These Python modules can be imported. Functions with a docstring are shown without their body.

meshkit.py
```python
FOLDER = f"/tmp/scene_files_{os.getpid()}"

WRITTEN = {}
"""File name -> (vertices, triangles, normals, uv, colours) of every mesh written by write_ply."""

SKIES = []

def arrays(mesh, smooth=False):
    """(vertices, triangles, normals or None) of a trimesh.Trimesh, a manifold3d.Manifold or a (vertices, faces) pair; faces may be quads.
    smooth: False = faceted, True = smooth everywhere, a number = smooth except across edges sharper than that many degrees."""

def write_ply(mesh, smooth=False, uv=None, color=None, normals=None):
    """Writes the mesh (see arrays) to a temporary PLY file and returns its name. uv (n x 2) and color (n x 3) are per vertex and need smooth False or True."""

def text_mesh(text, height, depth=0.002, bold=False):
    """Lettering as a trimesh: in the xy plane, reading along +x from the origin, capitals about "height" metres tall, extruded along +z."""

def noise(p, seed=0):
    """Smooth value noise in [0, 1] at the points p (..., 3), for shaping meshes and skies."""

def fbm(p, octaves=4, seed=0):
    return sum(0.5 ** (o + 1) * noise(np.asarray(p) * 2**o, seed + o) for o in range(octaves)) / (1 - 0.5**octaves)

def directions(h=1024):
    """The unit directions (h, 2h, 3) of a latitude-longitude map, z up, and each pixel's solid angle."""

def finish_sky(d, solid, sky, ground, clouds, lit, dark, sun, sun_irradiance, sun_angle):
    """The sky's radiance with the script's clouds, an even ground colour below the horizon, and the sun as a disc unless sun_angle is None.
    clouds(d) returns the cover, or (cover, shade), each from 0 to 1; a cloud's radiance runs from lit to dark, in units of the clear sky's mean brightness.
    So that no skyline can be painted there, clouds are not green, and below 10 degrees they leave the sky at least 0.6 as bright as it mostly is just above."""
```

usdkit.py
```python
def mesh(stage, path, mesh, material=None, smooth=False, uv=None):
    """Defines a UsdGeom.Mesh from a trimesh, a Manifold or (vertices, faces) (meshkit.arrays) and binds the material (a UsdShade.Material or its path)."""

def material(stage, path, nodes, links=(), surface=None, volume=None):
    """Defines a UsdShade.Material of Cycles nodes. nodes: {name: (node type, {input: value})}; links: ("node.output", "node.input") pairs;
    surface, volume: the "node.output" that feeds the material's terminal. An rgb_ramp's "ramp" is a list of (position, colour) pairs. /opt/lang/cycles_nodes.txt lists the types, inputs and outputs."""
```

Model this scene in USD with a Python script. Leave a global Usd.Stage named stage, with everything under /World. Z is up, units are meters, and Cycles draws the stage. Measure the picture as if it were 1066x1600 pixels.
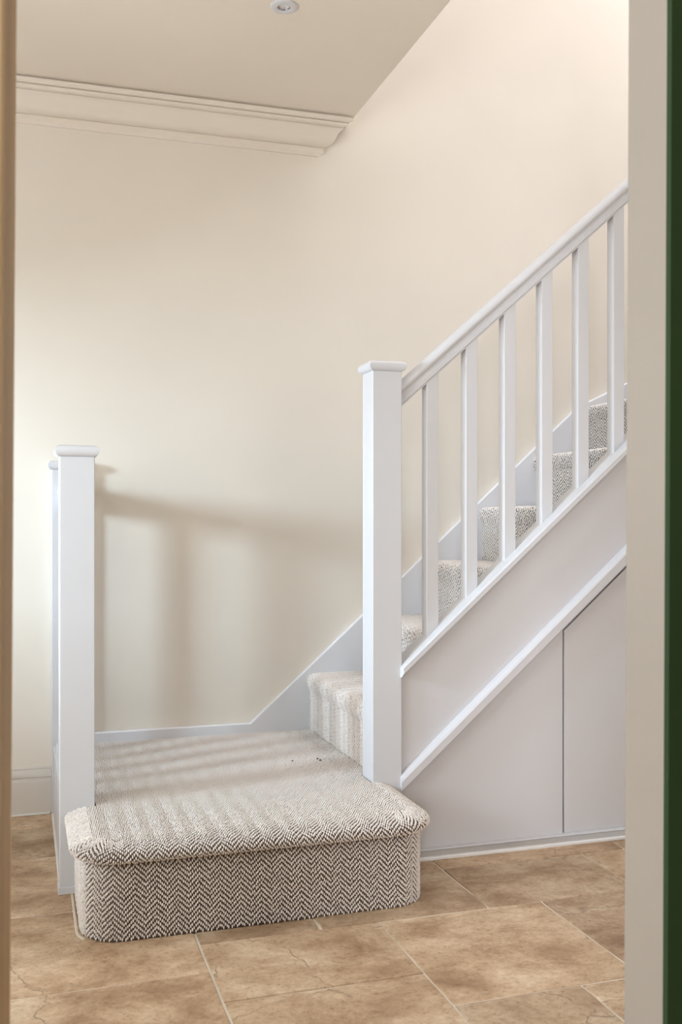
import math, random
import numpy as np
import trimesh, manifold3d
from shapely.geometry import Polygon
from pxr import Usd, UsdGeom, UsdLux, UsdShade, Gf, Sdf, Vt
import usdkit, meshkit

random.seed(7)
rng = np.random.default_rng(7)
stage = Usd.Stage.CreateInMemory()
UsdGeom.SetStageUpAxis(stage, 'Z')
UsdGeom.SetStageMetersPerUnit(stage, 1.0)
UsdGeom.Xform.Define(stage, '/World')
S = 0.984                     # eye height in metres; every length below is written in eye heights
YAW = math.atan(498 / 1573.0)  # the camera looks this far to the right of the depth axis

# ------------------------------------------------------------------ camera
cam = UsdGeom.Camera.Define(stage, '/World/camera')
cam.CreateHorizontalApertureAttr(24.0)
cam.CreateVerticalApertureAttr(24.0 * 1600 / 1066)
cam.CreateFocalLengthAttr(24.0 * 1573 / 1066)
cam.CreateVerticalApertureOffsetAttr(12.0 * 24 / 1066)
cam.CreateFStopAttr(8.0)
cam.CreateFocusDistanceAttr(2.75)
cam.CreateExposureAttr(0.70)
cam.AddTranslateOp().Set(Gf.Vec3d(0, 0, S))
cam.AddRotateXYZOp().Set(Gf.Vec3f(90, 0, -math.degrees(YAW)))

# ------------------------------------------------------------------ lights
def rect_light(name, pos, look, w, h, color, intensity):
    l = UsdLux.RectLight.Define(stage, '/World/' + name)
    l.CreateWidthAttr(w * S); l.CreateHeightAttr(h * S)
    l.CreateColorAttr(Gf.Vec3f(*color)); l.CreateIntensityAttr(intensity)
    z = -np.array(look, float); z /= np.linalg.norm(z)
    up = np.array([0, 0, 1.0]) if abs(z[2]) < 0.9 else np.array([0, 1.0, 0])
    x = np.cross(up, z); x /= np.linalg.norm(x); y = np.cross(z, x)
    p = np.array(pos) * S
    l.AddTransformOp().Set(Gf.Matrix4d(*x, 0, *y, 0, *z, 0, *p, 1))
    return l

# daylight at the hall windows and from upstairs, then two added fill lights
rect_light('small_window_daylight', (-2.60, 2.20, 1.50), (1, 0.25, -0.19), 0.34, 0.46, (0.70, 0.91, 1.17), 132.0)
rect_light('window_daylight', (-1.51, 1.64, 1.15), (1, 0.1, 0.75), 0.8, 1.5, (0.93, 0.975, 1.07), 5.0)
rect_light('upstairs_daylight', (3.59, 2.9, 3.9), (-1, 0, -0.3), 1.2, 1.2, (0.95, 0.985, 1.10), 6.5)
rect_light('skylight_daylight', (2.2, 2.9, 4.88), (-0.12, -0.05, -1), 1.8, 1.2, (0.95, 0.985, 1.10), 4.4)
rect_light('hall_daylight', (2.75, 1.11, 1.35), (-0.2, 1, 0), 0.7, 1.1, (0.95, 0.985, 1.07), 2.5)  # unseen fill, added to lift the panel and outer string
rect_light('room_daylight', (-0.75, -1.99, 1.4), (0.25, 1, 0), 1.5, 1.3, (0.95, 0.985, 1.07), 17.0)  # unseen fill, added behind the camera to brighten front faces
dome = UsdLux.DomeLight.Define(stage, '/World/sky')
dome.CreateColorAttr(Gf.Vec3f(0.8, 0.9, 1.0)); dome.CreateIntensityAttr(0.6)

# ------------------------------------------------------------------ materials
UsdGeom.Scope.Define(stage, '/World/Looks')

def paint(name, color, rough=0.45, bump=0.0006, scale=35.0, vary=0.015):
    lo = tuple(max(0, c * (1 - vary)) for c in color); hi = tuple(min(1, c * (1 + vary)) for c in color)
    return usdkit.material(stage, '/World/Looks/' + name, {
        'g': ('geometry', {}),
        'n': ('noise_texture', {'scale': 3.0, 'detail': 3.0}),
        'r': ('rgb_ramp', {'ramp': [(0.3, lo), (0.7, hi)]}),
        'n2': ('noise_texture', {'scale': scale, 'detail': 3.0}),
        'b': ('bump', {'strength': 0.6, 'distance': bump}),
        'p': ('principled_bsdf', {'roughness': rough, 'specular_ior_level': 0.35})},
        [('g.position', 'n.vector'), ('n.fac', 'r.fac'), ('r.color', 'p.base_color'),
         ('g.position', 'n2.vector'), ('n2.fac', 'b.height'), ('b.normal', 'p.normal')], surface='p.BSDF')

def plain(name, color, rough=0.5, metallic=0.0, spec=0.5):
    return usdkit.material(stage, '/World/Looks/' + name, {
        'p': ('principled_bsdf', {'base_color': color, 'roughness': rough, 'metallic': metallic, 'specular_ior_level': spec})}, surface='p.BSDF')

M_WALL = paint('cream_wall_paint', (0.84, 0.76, 0.65), 0.75, 0.0012, 9.0)
M_CEIL = paint('cream_ceiling_paint', (0.86, 0.765, 0.65), 0.85, 0.0006, 25.0)
M_WHITE = paint('white_satin_paint', (0.69, 0.675, 0.675), 0.32, 0.0002, 60.0, 0.006)
M_STRING_LIT = paint('lit_white_string_paint', (0.80, 0.785, 0.79), 0.35, 0.0002, 60.0, 0.006)  # same white paint, made paler to carry the left light on the wall string
M_PANEL = paint('pale_panel_paint', (0.675, 0.65, 0.65), 0.42, 0.0002, 60.0, 0.006)
M_SKIRT = paint('cream_skirting_paint', (0.72, 0.655, 0.575), 0.45, 0.0003, 50.0, 0.01)
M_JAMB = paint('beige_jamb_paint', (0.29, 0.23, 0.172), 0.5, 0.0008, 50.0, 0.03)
M_GREEN = paint('dark_green_paint', (0.014, 0.032, 0.004), 0.8, 0.0008, 30.0, 0.12)
M_PLINTH = paint('grey_plinth_paint', (0.50, 0.46, 0.42), 0.5, 0.0008, 40.0, 0.12)
M_CAULK = plain('white_sealant', (0.85, 0.83, 0.80), 0.5)
M_GROUT = paint('sandy_grout', (0.76, 0.68, 0.56), 0.9, 0.0015, 180.0, 0.08)
M_DARK = plain('gap_shade_and_grit', (0.02, 0.018, 0.016), 0.8)  # near-black for the shade in the door gap, and for grit
M_BOARD = plain('stair_timber', (0.5, 0.36, 0.22), 0.7)
M_CHROME = plain('satin_reflector', (0.42, 0.42, 0.46), 0.25, 1.0)
M_YARN = plain('dark_brown_yarn', (0.130, 0.093, 0.074), 0.95, 0, 0.1)
M_PLASTER = plain('plain_plaster', (0.80, 0.79, 0.78), 0.9)

M_LOOP = usdkit.material(stage, '/World/Looks/cream_wool_loop', {
    'g': ('geometry', {}),
    'n': ('noise_texture', {'scale': 320.0, 'detail': 1.0}),
    'r': ('rgb_ramp', {'ramp': [(0.3, (0.78, 0.695, 0.625)), (0.7, (0.94, 0.875, 0.81))]}),
    'n2': ('noise_texture', {'scale': 2600.0, 'detail': 2.0}),
    'b': ('bump', {'strength': 0.5, 'distance': 0.0006}),
    'p': ('principled_bsdf', {'roughness': 0.95, 'specular_ior_level': 0.1, 'sheen_weight': 0.15})},
    [('g.position', 'n.vector'), ('n.fac', 'r.fac'), ('r.color', 'p.base_color'),
     ('g.position', 'n2.vector'), ('n2.fac', 'b.height'), ('b.normal', 'p.normal')], surface='p.BSDF')

M_OAK = usdkit.material(stage, '/World/Looks/oak_veneer', {
    'g': ('geometry', {}),
    'm': ('mapping', {'scale': (14.0, 14.0, 0.9)}),
    'n': ('noise_texture', {'scale': 2.2, 'detail': 6.0, 'roughness': 0.6, 'distortion': 0.6}),
    'r': ('rgb_ramp', {'ramp': [(0.25, (0.47, 0.28, 0.12)), (0.55, (0.74, 0.51, 0.27)), (0.8, (0.86, 0.65, 0.40))]}),
    'b': ('bump', {'strength': 0.3, 'distance': 0.001}),
    'p': ('principled_bsdf', {'roughness': 0.6, 'specular_ior_level': 0.2})},
    [('g.position', 'm.vector'), ('m.vector', 'n.vector'), ('n.fac', 'r.fac'), ('r.color', 'p.base_color'),
     ('n.fac', 'b.height'), ('b.normal', 'p.normal')], surface='p.BSDF')

M_GLASS = usdkit.material(stage, '/World/Looks/window_pane', {
    'f': ('fresnel', {'IOR': 1.45}), 't': ('transparent_bsdf', {'color': (0.97, 0.99, 0.98)}),
    'g': ('glossy_bsdf', {'color': (1, 1, 1), 'roughness': 0.02}), 'm': ('mix_closure', {})},
    [('f.fac', 'm.fac'), ('t.BSDF', 'm.closure1'), ('g.BSDF', 'm.closure2')], surface='m.closure')
M_LENS = usdkit.material(stage, '/World/Looks/lamp_lens', {
    'p': ('principled_bsdf', {'base_color': (0.75, 0.76, 0.80), 'roughness': 0.12, 'specular_ior_level': 0.8, 'metallic': 0.6})}, surface='p.BSDF')

def stone(name, seed, tone):
    """Tumbled travertine: cloudy bands of sand and brown, fine pits, a few thin cracks."""
    t = tone
    def c(r, g, b): return (r * t, g * t, b * t)
    return usdkit.material(stage, '/World/Looks/' + name, {
        'g': ('geometry', {}), 'oi': ('object_info', {}),
        'k': ('math', {'math_type': 'multiply_add', 'value2': 37.0, 'value3': seed * 5.7}),
        'cx': ('combine_xyz', {}),
        'v': ('vector_math', {'math_type': 'add'}),
        'm': ('mapping', {'scale': (1.0, 1.35, 1.0), 'rotation': (0, 0, 0.35)}),
        'n1': ('noise_texture', {'scale': 4.6, 'detail': 12.0, 'roughness': 0.72, 'distortion': 0.25}),
        'r1': ('rgb_ramp', {'ramp': [(0.28, c(0.25, 0.148, 0.08)), (0.43, c(0.395, 0.26, 0.157)), (0.54, c(0.53, 0.378, 0.245)), (0.70, c(0.72, 0.585, 0.42))]}),
        'n2': ('noise_texture', {'scale': 75.0, 'detail': 5.0, 'roughness': 0.75}),
        'r2': ('rgb_ramp', {'ramp': [(0.30, (0.62, 0.55, 0.50)), (0.45, (0.95, 0.94, 0.92)), (0.62, (1.04, 1.04, 1.04)), (0.75, (1.2, 1.2, 1.2))]}),
        'x1': ('mix', {'mix_type': 'multiply', 'fac': 0.95}),
        'n3': ('noise_texture', {'scale': 5.0, 'detail': 4.0, 'roughness': 0.7}),
        'sub': ('vector_math', {'math_type': 'multiply_add', 'vector2': (0.16, 0.16, 0.0)}),
        'vo': ('voronoi_texture', {'feature': 'distance_to_edge', 'scale': 2.1}),
        'r3': ('rgb_ramp', {'ramp': [(0.0, (0.6, 0.6, 0.6)), (0.0065, (0, 0, 0)), (1.0, (0, 0, 0))]}),
        'r4': ('rgb_ramp', {'ramp': [(0.49, (0, 0, 0)), (0.56, (1, 1, 1))]}),
        'cm': ('mix', {'mix_type': 'multiply', 'fac': 1.0}),
        'x2': ('mix', {'mix_type': 'mix', 'color2': c(0.20, 0.13, 0.08)}),
        'bw': ('rgb_to_bw', {}),
        'h': ('math', {'math_type': 'multiply_add', 'value2': -1.2}),
        'b': ('bump', {'strength': 0.7, 'distance': 0.0022}),
        'p': ('principled_bsdf', {'roughness': 0.62, 'specular_ior_level': 0.3})},
        [('oi.random', 'k.value1'), ('k.value', 'cx.x'), ('k.value', 'cx.z'), ('g.position', 'v.vector1'), ('cx.vector', 'v.vector2'),
         ('v.vector', 'm.vector'), ('m.vector', 'n1.vector'), ('n1.fac', 'r1.fac'), ('v.vector', 'n2.vector'), ('n2.fac', 'r2.fac'),
         ('r1.color', 'x1.color1'), ('r2.color', 'x1.color2'), ('v.vector', 'n3.vector'),
         ('n3.color', 'sub.vector1'), ('v.vector', 'sub.vector3'), ('sub.vector', 'vo.vector'), ('vo.distance', 'r3.fac'),
         ('n1.fac', 'r4.fac'), ('r3.color', 'cm.color1'), ('r4.color', 'cm.color2'), ('cm.color', 'bw.color'),
         ('bw.val', 'x2.fac'), ('x1.color', 'x2.color1'), ('x2.color', 'p.base_color'),
         ('bw.val', 'h.value1'), ('n2.fac', 'h.value3'), ('h.value', 'b.height'), ('b.normal', 'p.normal')], surface='p.BSDF')
M_STONE = [stone('travertine_a', 1, 1.12), stone('travertine_b', 2, 0.95), stone('travertine_c', 3, 1.17)]

# ------------------------------------------------------------------ prim helpers
taken = {}
def numbered(path):
    n = taken.get(path, 0); taken[path] = n + 1
    return path if n == 0 else f'{path}_{n:03d}'

def tag(prim, label=None, cat=None, group=None, kind=None):
    prim = prim.GetPrim() if hasattr(prim, 'GetPrim') else prim
    for k, v in (('label', label), ('category', cat), ('group', group), ('kind', kind)):
        if v: prim.SetCustomDataByKey(k, v)
    return prim

def thing(name, label=None, cat=None, group=None, kind=None):
    x = UsdGeom.Xform.Define(stage, numbered('/World/' + name))
    return tag(x, label, cat, group, kind)

def obj(name, m, mat, parent=None, smooth=False, **k):
    base = str(parent.GetPath()) if parent is not None else '/World'
    v, f = (np.asarray(m.vertices), np.asarray(m.faces)) if hasattr(m, 'vertices') else m
    p = usdkit.mesh(stage, numbered(base + '/' + name), (np.asarray(v) * S, f), mat, smooth=smooth)
    return tag(p, **k)

# ------------------------------------------------------------------ shape helpers (in eye heights)
def box(x0, x1, y0, y1, z0, z1, b=0.0):
    c = np.array([(x0 + x1) / 2, (y0 + y1) / 2, (z0 + z1) / 2]); h = np.array([x1 - x0, y1 - y0, z1 - z0]) / 2
    if b <= 0:
        m = trimesh.creation.box(2 * h); m.apply_translation(c); return m
    pts = []
    for sx in (-1, 1):
        for sy in (-1, 1):
            for sz in (-1, 1):
                for k in range(3):
                    o = np.array([b, b, b]); o[k] = 0
                    pts.append(c + np.array([sx, sy, sz]) * (h - o))
    return trimesh.convex.convex_hull(np.array(pts))

def cat(*ms): return trimesh.util.concatenate(list(ms))

def caps(poly2):
    v, f = trimesh.creation.triangulate_polygon(Polygon(poly2), engine='earcut')
    # map the triangulation back onto the ring's own vertices
    from scipy.spatial import cKDTree
    _, idx = cKDTree(np.asarray(poly2)).query(v)
    return idx[f]

def loft(rings, poly2, closed_caps=True):
    rings = [np.asarray(r, float) for r in rings]; n = len(rings[0]); k = len(rings)
    v = np.vstack(rings); f = []
    for a in range(k - 1):
        for i in range(n):
            j = (i + 1) % n
            f += [(a * n + i, a * n + j, (a + 1) * n + j), (a * n + i, (a + 1) * n + j, (a + 1) * n + i)]
    if closed_caps:
        t = caps(poly2)
        f += [tuple(x[::-1]) for x in t] + [tuple(x + (k - 1) * n) for x in t]
    m = trimesh.Trimesh(v, np.array(f), process=False)
    m.fix_normals()
    return m

def inset(poly, d):
    """Mitre inset of a simple polygon by d (keeps the vertex count)."""
    p = np.asarray(poly, float); n = len(p)
    area = 0.5 * sum(p[i][0] * p[(i + 1) % n][1] - p[(i + 1) % n][0] * p[i][1] for i in range(n))
    sgn = 1 if area > 0 else -1
    out = []
    for i in range(n):
        e1 = p[i] - p[i - 1]; e2 = p[(i + 1) % n] - p[i]
        e1 /= np.linalg.norm(e1); e2 /= np.linalg.norm(e2)
        n1 = sgn * np.array([-e1[1], e1[0]]); n2 = sgn * np.array([-e2[1], e2[0]])
        b = n1 + n2; b /= max(np.dot(b, n1), 1e-6)
        out.append(p[i] + b * d)
    return np.array(out)

def prism_xz(poly, y0, y1, b=0.0):
    """Polygon in the XZ plane extruded from y0 to y1, its long edges chamfered by b."""
    poly = np.asarray(poly, float)
    ring = lambda q, y: np.column_stack([q[:, 0], np.full(len(q), y), q[:, 1]])
    if b <= 0:
        return loft([ring(poly, y0), ring(poly, y1)], poly)
    q = inset(poly, b)
    return loft([ring(q, y0), ring(poly, y0 + b), ring(poly, y1 - b), ring(q, y1)], poly)

def sweep_x(prof, xa, xb):
    """Profile (y, z) swept from x = xa(y, z) to xb(y, z)."""
    prof = np.asarray(prof, float)
    fa = xa if callable(xa) else (lambda y, z: xa); fb = xb if callable(xb) else (lambda y, z: xb)
    r = [np.array([(g(y, z), y, z) for y, z in prof]) for g in (fa, fb)]
    return loft(r, prof)

def ridge(x0, x1, y0, y1, z0, z1, ov):
    """Newel cap: a flat square block with a full bullnose round its four edges, mitred at the corners."""
    r = (z1 - z0) / 2; zc = (z0 + z1) / 2; rings = []
    A = np.linspace(-90, 90, 25)
    for a in A:
        o = ov - r + r * math.cos(math.radians(a)); zz = zc + r * math.sin(math.radians(a))
        rings.append([(x0 - o, y0 - o, zz), (x1 + o, y0 - o, zz), (x1 + o, y1 + o, zz), (x0 - o, y1 + o, zz)])
    sq = [(x0, y0), (x1, y0), (x1, y1), (x0, y1)]
    return loft(rings, sq)

def tube(pts, r, sides=6):
    pts = np.asarray(pts, float); t = np.gradient(pts, axis=0); t /= np.linalg.norm(t, axis=1, keepdims=True)
    up = np.array([0, 0, 1.0]); a = np.cross(t, up); a /= np.linalg.norm(a, axis=1, keepdims=True); b = np.cross(t, a)
    an = np.arange(sides) / sides * 2 * np.pi
    rings = [p + r * (np.cos(an)[:, None] * u + np.sin(an)[:, None] * w) for p, u, w in zip(pts, a, b)]
    return loft(rings, [(math.cos(x), math.sin(x)) for x in an])

# ------------------------------------------------------------------ key dimensions (eye heights)
YW = 3.59            # back wall
CEIL = 2.469
XE = 1.155           # edge of the ceiling at the stairwell
NW = 0.0916          # newel width
YN = 2.785           # newel front face
LAND = 0.2275        # landing height
RISE, GOING = 0.205, 0.2325
R1 = 1.011           # face of the first riser of the flight
SLOPE = 0.876

# ------------------------------------------------------------------ room shell
T = 0.1
XL = 1.5             # the hall's left wall stands at x = -XL
def struct(name, m, mat, label=None, **k): return obj(name, m, mat, None, kind='structure', label=label, **k)
ZT = 4.9
struct('wall_back', box(-XL - .1, 3.7, YW, YW + T, -0.05, ZT), M_WALL, 'cream painted back wall rising beside the stairs')
# left wall with the window opening
GLAZED = ((1.22, 2.06, 0.35, 1.95), (2.20, 2.95, 1.04, 1.56))   # y0, y1, z0, z1 of the two glazed openings
struct('wall_left', cat(*[box(-XL - .1, -XL, a, b, c, d) for a, b, c, d in (
    (1.02, 1.22, -.05, 2.6), (2.06, 2.20, -.05, 2.6), (2.95, YW, -.05, 2.6), (1.22, 2.06, -.05, .35), (1.22, 2.06, 1.95, 2.6), (2.20, 2.95, -.05, 1.04), (2.20, 2.95, 1.56, 2.6))]),
       M_WALL, 'cream end wall of the hall with two windows')
for wn, (a0, a1, b0, b1), lab in (('window_1', GLAZED[0], 'large white framed hall window'), ('window_5', GLAZED[1], 'small white framed hall window nearest the back wall')):
    w = thing(wn, lab, kind='structure')
    for a in ((a0, a0 + .03, b0, b1), (a1 - .03, a1, b0, b1), (a0 + .03, a1 - .03, b0, b0 + .02), (a0 + .03, a1 - .03, b1 - .02, b1)):
        obj('frame_bar', box(-XL - .08, -XL - .02, *a, .004), M_WHITE, w)
    obj('pane', box(-XL - .052, -XL - .048, a0 + .03, a1 - .03, b0 + .03, b1 - .03), M_GLASS, w)
struct('wall_right', box(3.6, 3.7, -2.1, YW, -0.05, ZT), M_WALL, 'cream end wall beyond the stairs')
def far_window(name, axis, at, a0, a1, z0, z1, label):
    w = thing(name, label, kind='structure')
    for p, q, r, t in ((a0 - .04, a0, z0 - .04, z1 + .04), (a1, a1 + .04, z0 - .04, z1 + .04), (a0, a1, z0 - .04, z0), (a0, a1, z1, z1 + .04)):
        obj('frame_bar', box(at - .012, at + .012, p, q, r, t, .004) if axis == 'x' else box(p, q, at - .012, at + .012, r, t, .004), M_WHITE, w)
far_window('window_2', 'y', 1.112, 2.40, 3.10, 0.80, 1.90, 'white frame added round the fill light on the front wall of the hall')  # bare bars put round the added hall fill, no opening behind
far_window('window_3', 'y', -1.988, -1.50, 0.0, 0.75, 2.05, 'white frame added round the fill light behind the camera')  # bare bars put round the added room fill, no opening behind
far_window('window_4', 'x', 3.588, 2.30, 3.50, 3.30, 4.50, 'white window frame upstairs')
# partition between the hall and the green room, with the doorway the camera looks through
JX = 0.7255
DL = -0.05
struct('wall_front', cat(box(JX + 0.012, 3.6, 1.021, 1.10, -0.05, 2.6), box(-XL, DL - .02, 1.021, 1.10, -0.05, 2.6), box(DL - .02, JX + .012, 1.021, 1.10, 2.06, 2.6)), M_WALL,
       'cream hall side of the wall around the doorway')
def wedge():
    m = box(JX + 0.0004, 3.6, 1.012, 1.0212, -0.05, 2.5)
    m.vertices[:, 0] += np.where(m.vertices[:, 0] < 1, (m.vertices[:, 2] - 1.0) * 0.0051, 0)
    return m
struct('wall_near', cat(wedge(), box(-1.6, DL - .02, 1.012, 1.021, -0.05, 2.5)), M_GREEN, 'dark green painted wall right of the doorway')
# door lining: right jamb stands very slightly out of plumb
def jamb():
    m = box(JX, JX + 0.012, 1.0205, 1.101, 0.0, 2.06, .001)
    m.vertices[:, 0] += (m.vertices[:, 2] - 1.0) * 0.0051
    return m
tr = thing('trim_1', 'beige painted door lining at the right edge', kind='structure')
obj('jamb', jamb(), M_JAMB, tr)
obj('head', box(DL, JX, 1.017, 1.101, 2.046, 2.06, .0015), M_JAMB, tr)
obj('jamb', box(DL - .02, DL - .008, 1.017, 1.101, 0, 2.06, .0015), M_JAMB, tr)
# oak door, standing open into the green room on the left
def door_leaf():
    m = box(-0.052, -0.0085, 0.42, 1.035, 0.006, 2.04, .002)
    m.vertices[:, 0] += (m.vertices[:, 2] - 1.0) * 0.0062
    return m
d = thing('door_1', 'oak door edge along the left side', kind='structure')
obj('door_leaf', door_leaf(), M_OAK, d)
# green room behind the camera
struct('wall_room_back', box(-1.7, 3.7, -2.1, -2.0, -0.05, 2.6), M_GREEN)
struct('wall_room_left', box(-1.7, -1.6, -2.0, 1.012, -0.05, 2.6), M_GREEN)
# ceilings
struct('ceiling', cat(box(-XL, XE, 1.02, YW, CEIL, CEIL + .16), box(XE, 3.6, 1.02, 2.2, CEIL, CEIL + .16), box(-1.6, 3.6, -2.0, 1.02, CEIL, CEIL + .16)), M_CEIL,
       'cream ceiling ending at the stairwell edge')
struct('ceiling_upper', box(-XL - .1, 3.7, 1.0, YW + T, ZT, ZT + .1), M_PLASTER)
struct('wall_upper', cat(box(XE - .9, XE - .8, 1.3, YW, CEIL + .16, ZT), box(XE - .9, 3.6, 1.2, 1.3, CEIL + .16, ZT)), M_PLASTER)

# cornice: moulded, its right end mitred at 45 degrees in plan
prof_p = [(0.0, 2.3465), (0.006, 2.3465), (0.0165, 2.356), (0.0172, 2.3735), (0.0145, 2.3740), (0.0145, 2.3760), (0.026, 2.3768), (0.036, 2.3795), (0.046, 2.3855), (0.053, 2.395), (0.058, 2.4065),
          (0.062, 2.4155), (0.069, 2.4235), (0.078, 2.4290), (0.0815, 2.4305), (0.0785, 2.4310), (0.0785, 2.4345), (0.0880, 2.4355), (0.0935, 2.4390), (0.0955, 2.4440), (0.0955, 2.4458), (0.0915, 2.4462), (0.0915, 2.4482),
          (0.1030, 2.4488), (0.1095, 2.4535), (0.1120, 2.4590), (0.1120, 2.4615), (0.1010, 2.4622), (0.1010, CEIL), (0.0, CEIL)]
cor = sweep_x([(YW - p, z) for p, z in prof_p], -XL, lambda y, z: 1.047 + 0.936 * (YW - y))
struct('trim_2', cor, M_CEIL, 'moulded cream cornice along the back wall, cut off at the stairwell', smooth=28)

# baseboard on the back wall, left of the stairs
bp = [(0, 0.003), (0.020, 0.003), (0.020, 0.112), (0.0185, 0.1145), (0.012, 0.116), (0.012, 0.121), (0.0155, 0.125), (0.0165, 0.131), (0.0145, 0.139), (0.011, 0.146), (0.008, 0.1505), (0.0095, 0.1515), (0.0095, 0.154), (0.006, 0.157), (0, 0.157)]
struct('baseboard_back', sweep_x([(YW - p, z) for p, z in bp], -XL, 0.094), M_SKIRT, 'moulded off-white baseboard at the left of the back wall', smooth=25)
struct('trim_3', box(-XL, 0.09, YW - .027, YW - .018, -0.001, 0.0045, .0015), M_CAULK, 'pale sealant line under the baseboard')

# ------------------------------------------------------------------ floor of travertine slabs
m_ = 0.15
gx = lambda i: 0.397 + m_ * i
gy = lambda j: 2.36 + m_ * j
I0, I1, J0, J1 = -20, 22, -10, 9
grid = {}
tiles = []
def lay(i0, i1, j0, j1, tone=None):
    i0, i1, j0, j1 = max(i0, I0), min(i1, I1), max(j0, J0), min(j1, J1)
    for i in range(i0, i1):
        for j in range(j0, j1):
            assert (i, j) not in grid, (i, j)
    for i in range(i0, i1):
        for j in range(j0, j1): grid[(i, j)] = 1
    tiles.append((i0, i1, j0, j1, tone))
# the slabs that the photograph shows
lay(0, 3, -2, 0, 0); lay(0, 3, -5, -2, 0); lay(-3, 0, -1, 2, 2); lay(-3, 0, -4, -1, 0)
lay(3, 6, -3, 0, 2); lay(3, 5, -5, -3, 1); lay(5, 8, -6, -3, 0); lay(6, 9, -3, 0, 1)
lay(2, 5, 0, 3, 1); lay(5, 8, 0, 2, 1); lay(8, 11, 0, 2, 2); lay(5, 9, 2, 4, 0)
lay(-3, 0, 2, 5, 0); lay(-3, 0, 5, 7, 1); lay(-3, 0, 7, 9, 2); lay(0, 2, 0, 2, 1)
sizes = [(3, 2), (3, 3), (2, 3), (2, 2), (3, 1), (1, 2), (2, 1), (1, 1)]
for j in range(J0, J1):
    for i in range(I0, I1):
        if (i, j) in grid: continue
        opts = [s for s in sizes if all((i + a, j + b) not in grid and i + a < I1 and j + b < J1 for a in range(s[0]) for b in range(s[1]))]
        big = [s for s in opts if s[0] * s[1] >= 4] or opts
        s = big[int(rng.integers(len(big)))] if len(big[0]) else (1, 1)
        lay(i, i + s[0], j, j + s[1], int(rng.integers(3)))
floor = thing('floor', 'travertine slab floor in sand and brown tones', kind='structure')
obj('grout_bed', box(-XL, 3.6, 1.0, YW, -0.05, -0.0030), M_GROUT, floor, label='sandy grout between the slabs')

def slab(x0, x1, y0, y1, seed):
    """A tumbled slab: edges wander a little and are worn round."""
    r = np.random.default_rng(seed); g = 0.0027
    x0, x1, y0, y1 = x0 + g, x1 - g, y0 + g, y1 - g
    n = 7
    def side(a, b):
        t = np.linspace(0, 1, n)[:-1, None]; return np.array(a) + (np.array(b) - np.array(a)) * t
    ring = np.vstack([side((x0, y0), (x1, y0)), side((x1, y0), (x1, y1)), side((x1, y1), (x0, y1)), side((x0, y1), (x0, y0))])
    c = ring.mean(0); k = len(ring)
    ring = ring + r.normal(0, 0.0007, (k, 2))
    dz = float(r.normal(0, 0.0004))
    def rg(d, z):
        dd = np.sign(c - ring) * np.minimum(np.abs(c - ring), d)
        edge = np.zeros_like(dd)
        on_x = np.minimum(np.abs(ring[:, 0] - x0), np.abs(ring[:, 0] - x1)) < 0.004
        on_y = np.minimum(np.abs(ring[:, 1] - y0), np.abs(ring[:, 1] - y1)) < 0.004
        edge[on_x, 0] = dd[on_x, 0]; edge[on_y, 1] = dd[on_y, 1]
        p = ring + edge
        return np.column_stack([p, np.full(k, z)])
    return loft([rg(0, -0.012), rg(0, -0.0022), rg(0.0011, -0.0006 + dz), rg(0.0028, dz)], ring)
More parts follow.
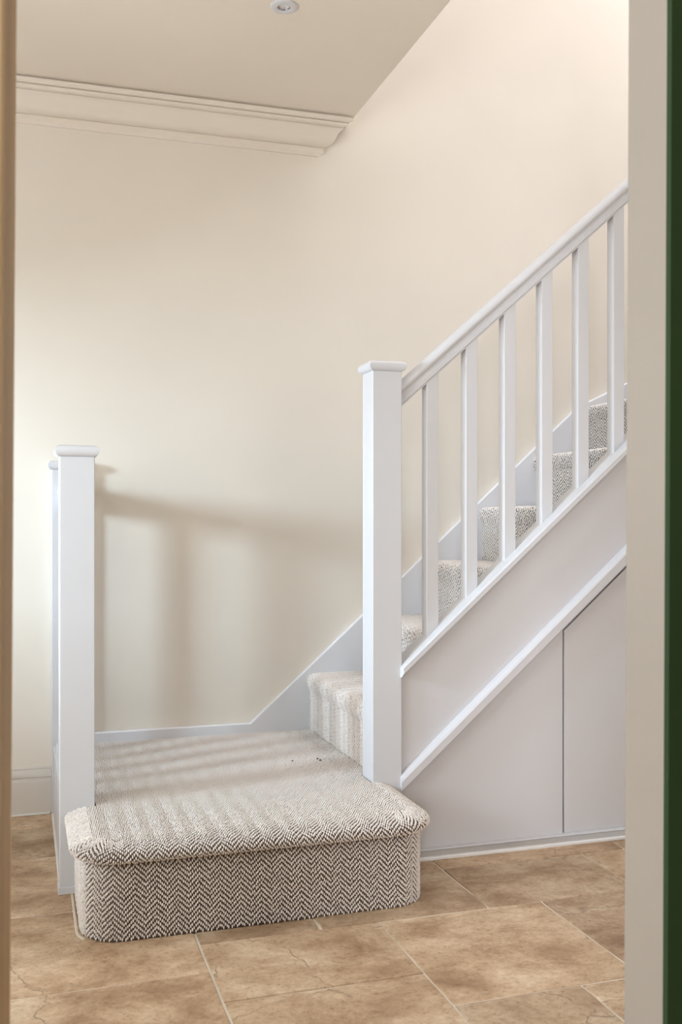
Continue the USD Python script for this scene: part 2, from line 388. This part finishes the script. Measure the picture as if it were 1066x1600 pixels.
for n_, (i0, i1, j0, j1, tone) in enumerate(tiles):
    x0, x1, y0, y1 = max(gx(i0), -XL), min(gx(i1), 3.6), gy(j0), min(gy(j1), YW)
    if x1 - x0 < .02 or y1 - y0 < .02: continue
    obj('stone_slab', slab(x0, x1, y0, y1, 100 + n_), M_STONE[tone if tone is not None else 0], floor, smooth=40)
struct('floor_room', box(-1.6, 3.6, -2.0, 1.0, -0.05, -0.002), M_BOARD, None)

# ------------------------------------------------------------------ staircase: strings, boards, cupboard front
st = thing('staircase', 'white painted staircase of closed strings climbing to the right along the wall', 'staircase')
zst = lambda x: 0.2643 + 0.887 * (x - 0.7884)
top = [(0.186, 0.2643), (0.7884, 0.2643), (2.13, zst(2.13)), (2.95, zst(2.13) + 0.46 * 0.82)]
bot = [(2.95, 1.30), (2.13, 1.02), (1.10, 0.12), (0.186, 0.12)]
obj('wall_string', prism_xz(top + bot, YW - .020, YW - .0003, .0035), M_STRING_LIT, st, label='white wall string running up beside the treads')
zc = lambda x: 0.599 + SLOPE * (x - 1.105)          # top edge of the outer string's capping
XR = 2.36
X0 = YN and 0.979 + NW
def band(zfun_top, dz, x0, x1): return [(x0, zfun_top(x0) - dz), (x1, zfun_top(x1) - dz), (x1, zfun_top(x1)), (x0, zfun_top(x0))]
obj('string_capping', prism_xz(band(zc, 0.030, X0 - .005, XR), 2.768, 2.868, .005), M_WHITE, st, label='white capping rail under the balusters')
zl = lambda x: 0.541 + 0.862 * (x - 1.47)           # lower edge of the bottom trim
obj('outer_string', prism_xz([(X0 - .02, zl(X0 - .02) + .01), (XR, zl(XR) + .01), (XR, zc(XR) - .02), (X0 - .02, zc(X0 - .02) - .02)], 2.800, 2.845), M_PANEL, st, label='broad white string face between two mouldings')
zt = lambda x: 0.594 + 0.872 * (x - 1.47)
def mould(x):
    a, b = zl(x) + .0085, zt(x)
    return [(x, 2.7715, a), (x, 2.8455, a), (x, 2.8455, b), (x, 2.801, b), (x, 2.786, b - .0015), (x, 2.779, b - .0045), (x, 2.7740, b - .0095), (x, 2.7715, b - .0155)]
obj('string_moulding', loft([mould(X0 - .005), mould(XR + .9)], [(q[1], q[2]) for q in mould(1.5)]), M_PANEL, st, smooth=28, label='bead moulding along the foot of the string')
# carcass boards hidden by the carpet
zk = lambda k: LAND + RISE * k
rk = lambda k: R1 + GOING * (k - 1)
for k in range(1, 6):
    obj('riser', box(rk(k) + .012, rk(k) + .03, 2.86, YW - .021, zk(k - 1) - .03, zk(k) - .03), M_BOARD, st)
    obj('tread', box(rk(k) + .012, rk(k + 1) + .03, 2.86, YW - .021, zk(k) - .03, zk(k) - .0125), M_BOARD, st)
obj('landing_board', box(0.20, R1 + .03, 2.90, YW - .021, LAND - .035, LAND - .0125), M_BOARD, st)
obj('step_block', cat(box(0.16, 0.985, 2.54, 2.90, 0.001, LAND - .014), box(0.24, 0.91, 2.455, 2.55, 0.001, LAND - .014)), M_BOARD, st)
obj('side_panel', box(0.1005, 0.170, YN + NW - .004, 3.546, 0.004, 0.236, .003), M_WHITE, st, label='white side board closing the landing on the left')
obj('side_seal', box(0.094, 0.104, YN + NW - .004, 3.546, -0.001, 0.006, .002), M_CAULK, st)

cb = thing('understairs_cupboard', 'plain off-white cupboard front filling the triangle under the stairs', 'cupboard')
XD = 1.6205
zp = lambda x: zl(x) + .012
YP = 2.803
g_ = 0.0031
obj('fixed_panel', prism_xz([(1.03, 0.016), (XD - g_, 0.016), (XD - g_, zl(XD - g_) - .0150), (3.3, zl(3.3) - .0150), (3.3, zp(3.3)), (1.03, zp(1.03))], YP, YP + .018, .0005), M_PANEL, cb)
obj('door', prism_xz([(XD + g_, 0.0168), (3.3, 0.0168), (3.3, zl(3.3) - .0218), (XD + g_, zl(XD + g_) - .0218)], YP, YP + .018, .0005), M_PANEL, cb, label='cupboard door with a dark gap round it')
obj('back_board', prism_xz([(1.03, 0.016), (3.4, 0.016), (3.4, 1.95), (2.5, zp(2.5)), (1.03, zp(1.03))], YP + .024, YP + .034), M_DARK, cb, label='near-black sheet standing for the shade in the door gap')  # dark colour stands in for the shade inside the gap
obj('plinth_rail', prism_xz([(1.02, 0.0105), (3.4, 0.0105), (3.4, 0.0165), (1.02, 0.0165)], 2.783, YP + .02, .002), M_PANEL, cb)
obj('plinth', box(1.02, 3.4, 2.742, YP + .02, -0.001, 0.011, .003), M_PLINTH, cb, label='greyish low plinth with marks')
obj('plinth_seal', box(1.02, 3.4, 2.733, 2.745, -0.001, 0.009, .002), M_CAULK, cb, label='white sealant line along the floor')

# ------------------------------------------------------------------ balustrades
def newel(parent, x0, x1, y0, y1, z0, ztop, ov=0.0118, base=None, labels=None):
    ch = 0.031
    s = obj('newel_post', box(x0, x1, y0, y1, z0, ztop - ch + .001, .0018), M_WHITE, parent, label=labels)
    obj('cap', ridge(x0, x1, y0, y1, ztop - ch, ztop, ov), M_WHITE, s)
    return s
def rail_profile(w=1.0, h=0.078):
    half = [(.019, 0), (.019, .007), (.0245, .0095), (.0245, .0225), (.021, .0275), (.0185, .034), (.019, .0405), (.0235, .0455), (.0285, .051), (.0305, .058), (.0295, .066), (.0255, .0735), (.0185, .0795), (.009, .0835), (0, .0845)]
    full = half + [(-a, b) for a, b in half[-2::-1]]
    return [(a * w, b * h / .0845) for a, b in full]

fb = thing('flight_balustrade', 'white balustrade of square balusters and a sloping handrail beside the stair flight', 'balustrade')
NX = 0.979
newel(fb, NX, NX + NW, YN, YN + NW, 0.001, 1.4686, labels='tall square newel post at the foot of the flight')
zb = lambda x: 1.680 + SLOPE * (x - 1.47)           # underside of the handrail
pr = rail_profile()
YB = 2.83
ra = [(X0 - .004, YB + a, zb(X0 - .004) + b) for a, b in pr]; rb = [(XR, YB + a, zb(XR) + b) for a, b in pr]
obj('handrail', loft([ra, rb], pr), M_WHITE, fb, smooth=30, label='moulded white handrail')
for k in range(9):
    xa = 1.1605 + 0.1292 * k; xb = xa + 0.0385
    poly = [(xa, zc(xa) - .006), (xb, zc(xb) - .006), (xb, zb(xb) + .006), (xa, zb(xa) + .006)]
    obj('baluster', prism_xz(poly, YB - .0195, YB + .0195, .0012), M_WHITE, fb)
newel(fb, XR - .002, XR + NW, YN, YN + NW, 0.9, 2.63)

lb = thing('landing_balustrade', 'short white balustrade at the left of the landing, seen end-on behind its newel post', 'balustrade')
LX = 0.0945
fp = newel(lb, LX, LX + NW, YN, YN + NW, 0.001, 1.2000, labels='square newel post standing on the stone floor')
obj('base_shoe', box(LX - .004, LX + NW - .02, YN - .004, YN + .05, -0.001, 0.020, .002), M_WHITE, fp)
newel(lb, LX, LX + NW, 3.545, YW, 0.001, 1.2000, labels='half newel post against the wall')
cx = LX + NW / 2
rl = [[(cx + a * .95, y, 1.040 + b) for a, b in pr] for y in (YN + NW - .004, 3.549)]
obj('handrail', loft(rl, pr), M_WHITE, lb, smooth=30)
obj('base_rail', box(cx - .033, cx + .033, YN + NW - .004, 3.549, 0.232, 0.243, .003), M_WHITE, lb)
for k in range(4):
    yc = 2.876 + (3.545 - 2.876) * (k + 1) / 5
    obj('baluster', box(cx - .019, cx + .019, yc - .019, yc + .019, .240, 1.046, .0012), M_WHITE, lb)

# ------------------------------------------------------------------ carpet: dark ground with rows of cream wool loops
P_COL, P_ROW = 0.00427, 0.0129
def tri(i):
    k = np.mod(i, 12); return np.where(k <= 6, k, 12 - k)
def dome(fine):
    an = np.arange(6) / 6 * 2 * np.pi
    ring = np.column_stack([np.cos(an), np.sin(an)])
    if fine:
        v = np.vstack([np.column_stack([ring, np.zeros(6)]), np.column_stack([ring * .80, np.full(6, .68)]), [[0, 0, 1]]])
        f = [(i, (i + 1) % 6, 6 + (i + 1) % 6) for i in range(6)] + [(i, 6 + (i + 1) % 6, 6 + i) for i in range(6)] + [(6 + i, 6 + (i + 1) % 6, 12) for i in range(6)]
    else:
        v = np.vstack([np.column_stack([ring, np.zeros(6)]), [[0, 0, 1]]])
        f = [(i, (i + 1) % 6, 6) for i in range(6)]
    return v, np.array(f)
def loops(pos, nor, tan, fine=True, seed=0, hh=0.0046, wid=1.0):
    r = np.random.default_rng(seed); n = len(pos); V, F = dome(fine)
    nor = nor / np.linalg.norm(nor, axis=1, keepdims=True)
    tan = tan - nor * (tan * nor).sum(1, keepdims=True); tan /= np.linalg.norm(tan, axis=1, keepdims=True)
    bi = np.cross(tan, nor)
    ang = r.normal(0, .12, n)
    t2 = tan * np.cos(ang)[:, None] + bi * np.sin(ang)[:, None]; b2 = np.cross(t2, nor)
    a = 0.00213 * wid * r.uniform(.88, 1.1, n); b = 0.0049 * wid * r.uniform(.85, 1.1, n); h = hh * r.uniform(.8, 1.15, n)
    pos = pos + tan * r.normal(0, .0005, (n, 1)) + bi * r.normal(0, .0002, (n, 1))
    v = (pos[:, None] + (V[:, 0][None, :, None] * a[:, None, None]) * b2[:, None] + (V[:, 1][None, :, None] * b[:, None, None]) * t2[:, None]
         + (V[:, 2][None, :, None] * h[:, None, None]) * nor[:, None] - nor[:, None] * 0.0006)
    f = (F[None] + (np.arange(n) * len(V))[:, None, None]).reshape(-1, 3)
    v = v.reshape(-1, 3)
    m0 = f[:1]; e1 = v[m0[:, 1]] - v[m0[:, 0]]; e2 = v[m0[:, 2]] - v[m0[:, 0]]
    if (np.cross(e1, e2)[0] * ((v[m0[0]].mean(0)) - (pos[0]))).sum() < 0: f = f[:, ::-1]
    return v, f
def rows(col, v0, v1):
    ph = (tri(col) / 3.0 * P_ROW) % P_ROW
    k0 = math.ceil((v0 - ph) / P_ROW); k1 = math.floor((v1 - ph) / P_ROW)
    return ph + P_ROW * np.arange(k0, k1 + 1)
def arclen(p):
    return np.concatenate([[0], np.cumsum(np.linalg.norm(np.diff(p, axis=0), axis=1))])
def spline(p, n):
    from scipy.interpolate import PchipInterpolator
    p = np.asarray(p, float); s = arclen(p); q = np.linspace(0, s[-1], n)
    return np.column_stack([PchipInterpolator(s, p[:, k])(q) for k in range(p.shape[1])])

carpet = thing('stair_carpet', 'cream and brown herringbone loop carpet fitted over the steps and landing', 'carpet')

# bottom step: outline in plan, wrapped riser, rolled nosing, top
XA, XB, YF, RC = 0.136, 1.012, 2.43, 0.094
def outline(d=0.0, ny=YN + .002):
    """Plan outline moved out by d: points and outward normals, from the back left round to the back right."""
    pts, nr = [], []
    r = max(RC + d, 1e-4)
    for yv in np.linspace(ny, YF + RC, 14)[:-1]: pts.append((XA - d, yv)); nr.append((-1, 0))
    for a in np.linspace(0, 90, 22): ca, sa = math.cos(math.radians(a)), math.sin(math.radians(a)); pts.append((XA + RC - r * ca, YF + RC - r * sa)); nr.append((-ca, -sa))
    for xv in np.linspace(XA + RC, XB - RC, 40)[1:-1]: pts.append((xv, YF - d)); nr.append((0, -1))
    for a in np.linspace(90, 0, 22): ca, sa = math.cos(math.radians(a)), math.sin(math.radians(a)); pts.append((XB - RC + r * ca, YF + RC - r * sa)); nr.append((ca, -sa))
    for yv in np.linspace(YF + RC, ny, 14)[1:]: pts.append((XB + d, yv)); nr.append((1, 0))
    return np.array(pts), np.array(nr)
OL, ON = outline(); OS = arclen(OL)
s_front = OS[14 - 1 + 21]                       # arc length where the straight front begins (x = XA + RC)
def on_outline(s):
    p = np.column_stack([np.interp(s, OS, OL[:, k]) for k in (0, 1)]); n = np.column_stack([np.interp(s, OS, ON[:, k]) for k in (0, 1)])
    return p, n / np.linalg.norm(n, axis=1, keepdims=True)
nose = spline([(0.0, 0.1885), (0.013, 0.1900), (0.0225, 0.1955), (0.0262, 0.2030), (0.0235, 0.2105), (0.012, 0.2175), (-0.010, 0.2232), (-0.040, 0.2263), (-0.078, LAND)], 40)
def oscale(n, o):
    return o if o >= 0 else o * (0.35 + 0.65 * n[:, 1] ** 2)
lift = lambda p, n, o: p + n * np.asarray(oscale(n, o)).reshape(-1, 1)
prof = np.vstack([[(0, 0.0015)], [(0, z) for z in np.linspace(.03, .185, 6)], nose])
NRM = {}
vs, k_o = [], len(OL)
for o, zz in prof:
    vs.append(np.column_stack([lift(OL, ON, o), np.full(k_o, zz)]))
f = []
for a in range(len(prof) - 1):
    for i in range(k_o - 1):
        f += [(a * k_o + i, a * k_o + i + 1, (a + 1) * k_o + i + 1), (a * k_o + i, (a + 1) * k_o + i + 1, (a + 1) * k_o + i)]
vv = np.vstack(vs)
inner = lift(OL, ON, prof[-1][0])
top_poly = np.array(inner)
tv0 = len(vv); tt = caps(top_poly)
# wind the top face upwards
a0 = np.cross(np.append(top_poly[tt[0][1]] - top_poly[tt[0][0]], 0), np.append(top_poly[tt[0][2]] - top_poly[tt[0][0]], 0))[2]
if a0 < 0: tt = tt[:, ::-1]
f = np.vstack([np.array(f), tt + (len(prof) - 1) * k_o])
# close the back and the underside with a fan, so that the step is a solid
back = [a * k_o for a in range(len(prof))][::-1] + [a * k_o + k_o - 1 for a in range(len(prof))]
cen = len(vv); vv = np.vstack([vv, [[(XA + XB) / 2, YN + .002, 0.10]]])
fb_ = [(back[i], back[i + 1], cen) for i in range(len(back) - 1)]
fl = [(i + 1, i, cen) for i in range(k_o - 1)] + [(0, k_o - 1, cen)]
step_m = trimesh.Trimesh(vv, np.vstack([f, fb_, fl]), process=False); step_m.fix_normals()
bs = obj('bottom_step_carpet', step_m, M_YARN, carpet, smooth=40, label='herringbone carpet wrapped round the rounded bottom step')
P, N, Tn = [], [], []
NS = arclen(nose)
for i in range(int((OS[-1]) / P_COL)):
    col = i - int(round((s_front) / P_COL)); s = s_front + col * P_COL
    if s < 0.004 or s > OS[-1] - .004: continue
    p, n = on_outline(np.array([s])); p, n = p[0], n[0]
    hid = 0.0
    rv = rows(np.array(col), 0.002, 0.183)
    for v in rv:
        P.append((p[0], p[1], v)); N.append((n[0], n[1], 0)); Tn.append((0, 0, 1))
    # rolled nosing, continuing the rows; corner columns are thinned out where they crowd together
    k_ = 0.35 + 0.65 * n[1] ** 2
    no_ = np.where(nose[:, 0] < 0, nose[:, 0] * k_, nose[:, 0])
    na_ = arclen(np.column_stack([no_, nose[:, 1]]))
    for v in rows(np.array(col), 0.1875 + .011, 0.1875 + na_[-1]):
        w_ = v - 0.1875
        o = np.interp(w_, na_, no_); zz = np.interp(w_, na_, nose[:, 1])
        turn = abs(n[0]) > .02 and abs(n[1]) > .02
        if turn and RC + o < RC * .62 and col % 2: continue
        e = 1e-3
        do = np.interp(w_ + e, na_, no_) - np.interp(w_ - e, na_, no_); dz = np.interp(w_ + e, na_, nose[:, 1]) - np.interp(w_ - e, na_, nose[:, 1])
        L = math.hypot(do, dz) or 1
        do, dz = do / L, dz / L
        P.append((p[0] + n[0] * o, p[1] + n[1] * o, zz)); Tn.append((n[0] * do, n[1] * do, dz)); N.append((n[0] * dz, n[1] * dz, -do))
# flat top, and the landing behind it on the same columns
V_TOP = 0.1875 + NS[-1]; Y_TOP = YF + 0.078
from shapely import contains_xy
tp = Polygon(np.vstack([top_poly])).buffer(0.005)
PL, PLN, PLT = [], [], []
c0 = int((0.05 - (XA + RC)) / P_COL); c1 = int((1.05 - (XA + RC)) / P_COL) + 1
for col in range(c0, c1):
    x = XA + RC + col * P_COL
    yv = rows(np.array(col), V_TOP - .05, V_TOP + (3.571 - Y_TOP)) - V_TOP + Y_TOP
    ins = contains_xy(tp, np.full(len(yv), x), yv)
    for yy, ok in zip(yv, ins):
        if ok and yy < YN + .001: P.append((x, yy, LAND)); N.append((0, 0, 1)); Tn.append((0, 1, 0))
        elif 0.178 < x < R1 - .002 and yy > YN + .001:
            if (x < LX + NW + .003 and (yy < YN + NW + .004 or yy > 3.54)) or (x > NX - .003 and yy < YN + NW + .004): continue
            PL.append((x, yy, LAND)); PLN.append((0, 0, 1)); PLT.append((0, 1, 0))
obj('loop_pile', loops(np.array(P), np.array(N, float), np.array(Tn, float), True, 1), M_LOOP, bs, smooth=True, kind='stuff', label='rows of cream wool loops')
lc = obj('landing_carpet', cat(box(0.1715, R1 + .01, YN + NW + .001, 3.571, LAND - .012, LAND), box(LX + NW + .001, NX - .001, YN + .0005, YN + NW + .002, LAND - .012, LAND)), M_YARN, carpet, label='herringbone carpet on the landing, crossed by soft stripes of shade')
obj('loop_pile', loops(np.array(PL), np.array(PLN, float), np.array(PLT, float), True, 2), M_LOOP, lc, smooth=True, kind='stuff')

# carpet of the flight: riser, small rolled nosing, tread
def step_path(k):
    r, z0, z1 = rk(k), zk(k - 1), zk(k); r2 = rk(k + 1)
    nz = spline([(r, z1 - .062), (r - .008, z1 - .046), (r - .0125, z1 - .030), (r - .0105, z1 - .015), (r - .001, z1 - .005), (r + .016, z1 - .0008), (r + .036, z1)], 18)
    return np.vstack([[(r, z0)], nz, [(r2 + .004, z1)]])
YA_, YB_ = 2.853, 3.571
for k in range(1, 7):
    path = step_path(k)
    d = np.gradient(path, axis=0); d /= np.linalg.norm(d, axis=1, keepdims=True)
    nin = np.column_stack([d[:, 1], -d[:, 0]])                  # into the stair
    ring = np.vstack([path, (path + nin * .0105)[::-1]])
    m = prism_xz(ring, YA_, YB_)
    sc = obj('step_carpet', m, M_YARN, carpet, smooth=30)
    SA = arclen(path); P, N, Tn = [], [], []
    for col in range(int((YB_ - YA_) / P_COL) - 1):
        yv = YB_ - .003 - col * P_COL
        if yv < YA_ + .003: break
        v = rows(np.array(col + 3 * k), 0.003, SA[-1] - .006)
        for q in v:
            X_, Z_ = np.interp(q, SA, path[:, 0]), np.interp(q, SA, path[:, 1])
            e = .002
            tx = np.interp(q + e, SA, path[:, 0]) - np.interp(q - e, SA, path[:, 0]); tz = np.interp(q + e, SA, path[:, 1]) - np.interp(q - e, SA, path[:, 1])
            P.append((X_, yv, Z_)); Tn.append((tx, 0, tz)); N.append((-tz, 0, tx))
    obj('loop_pile', loops(np.array(P), np.array(N, float), np.array(Tn, float), k < 2, 10 + k, 0.0038, 1.04), M_LOOP, sc, smooth=True, kind='stuff')

# specks of grit lying on the landing carpet
for gx_, gy_, s_, lab in ((0.820, 3.102, .0026, 'dark speck of grit on the landing carpet, left of a closer pair of specks'),
                          (0.9035, 3.104, .0028, 'dark speck of grit on the landing carpet, rear one of the pair'),
                          (0.9065, 3.082, .0030, 'dark speck of grit on the landing carpet, front one of the pair')):
    g = trimesh.creation.icosphere(1, s_); g.vertices *= [1.3, .9, .7]; g.apply_translation((gx_, gy_, LAND + .0052))
    obj('grit_speck', g, M_DARK, None, label=lab, cat='grit')

# pale filler where the slabs meet the bottom step
pp = lift(OL, ON, 0.010)
sel = pp[(pp[:, 0] < 0.140)]
obj('filler_joint', tube(np.column_stack([sel, np.full(len(sel), -.0035)]), 0.0052, 6), M_GROUT, floor, label='pale filler joint along the bottom step')

# ------------------------------------------------------------------ recessed spotlight in the ceiling
sp = thing('ceiling_spotlight', 'small round white recessed spotlight in the ceiling, switched off', 'spotlight')
def lathe(prof, cxy, z0, n=48):
    m = trimesh.creation.revolve(np.array(prof), sections=n); m.apply_translation((cxy[0], cxy[1], z0)); return m
C = (0.7139, 2.794)
obj('bezel', lathe([(0.0185, 0.004), (0.0185, -0.0035), (0.020, -0.0058), (0.024, -0.0068), (0.032, -0.0066), (0.0375, -0.0050), (0.0402, -0.0020), (0.0402, 0.0), (0.0185, 0.004)], C, CEIL), M_WHITE, sp, smooth=30)
obj('reflector', lathe([(0.0186, -0.004), (0.0186, 0.010), (0.0, 0.014), (0.0, 0.012), (0.0150, 0.0085), (0.0172, -0.004), (0.0186, -0.004)], C, CEIL), M_CHROME, sp, smooth=30, label='silvery reflector ring')
obj('lens', lathe([(0.0, -0.0005), (0.006, -0.0010), (0.0105, 0.0), (0.012, 0.004), (0.0, 0.006), (0.0, -0.0005)], C, CEIL), M_LENS, sp, smooth=30, label='clear lens of the lamp')
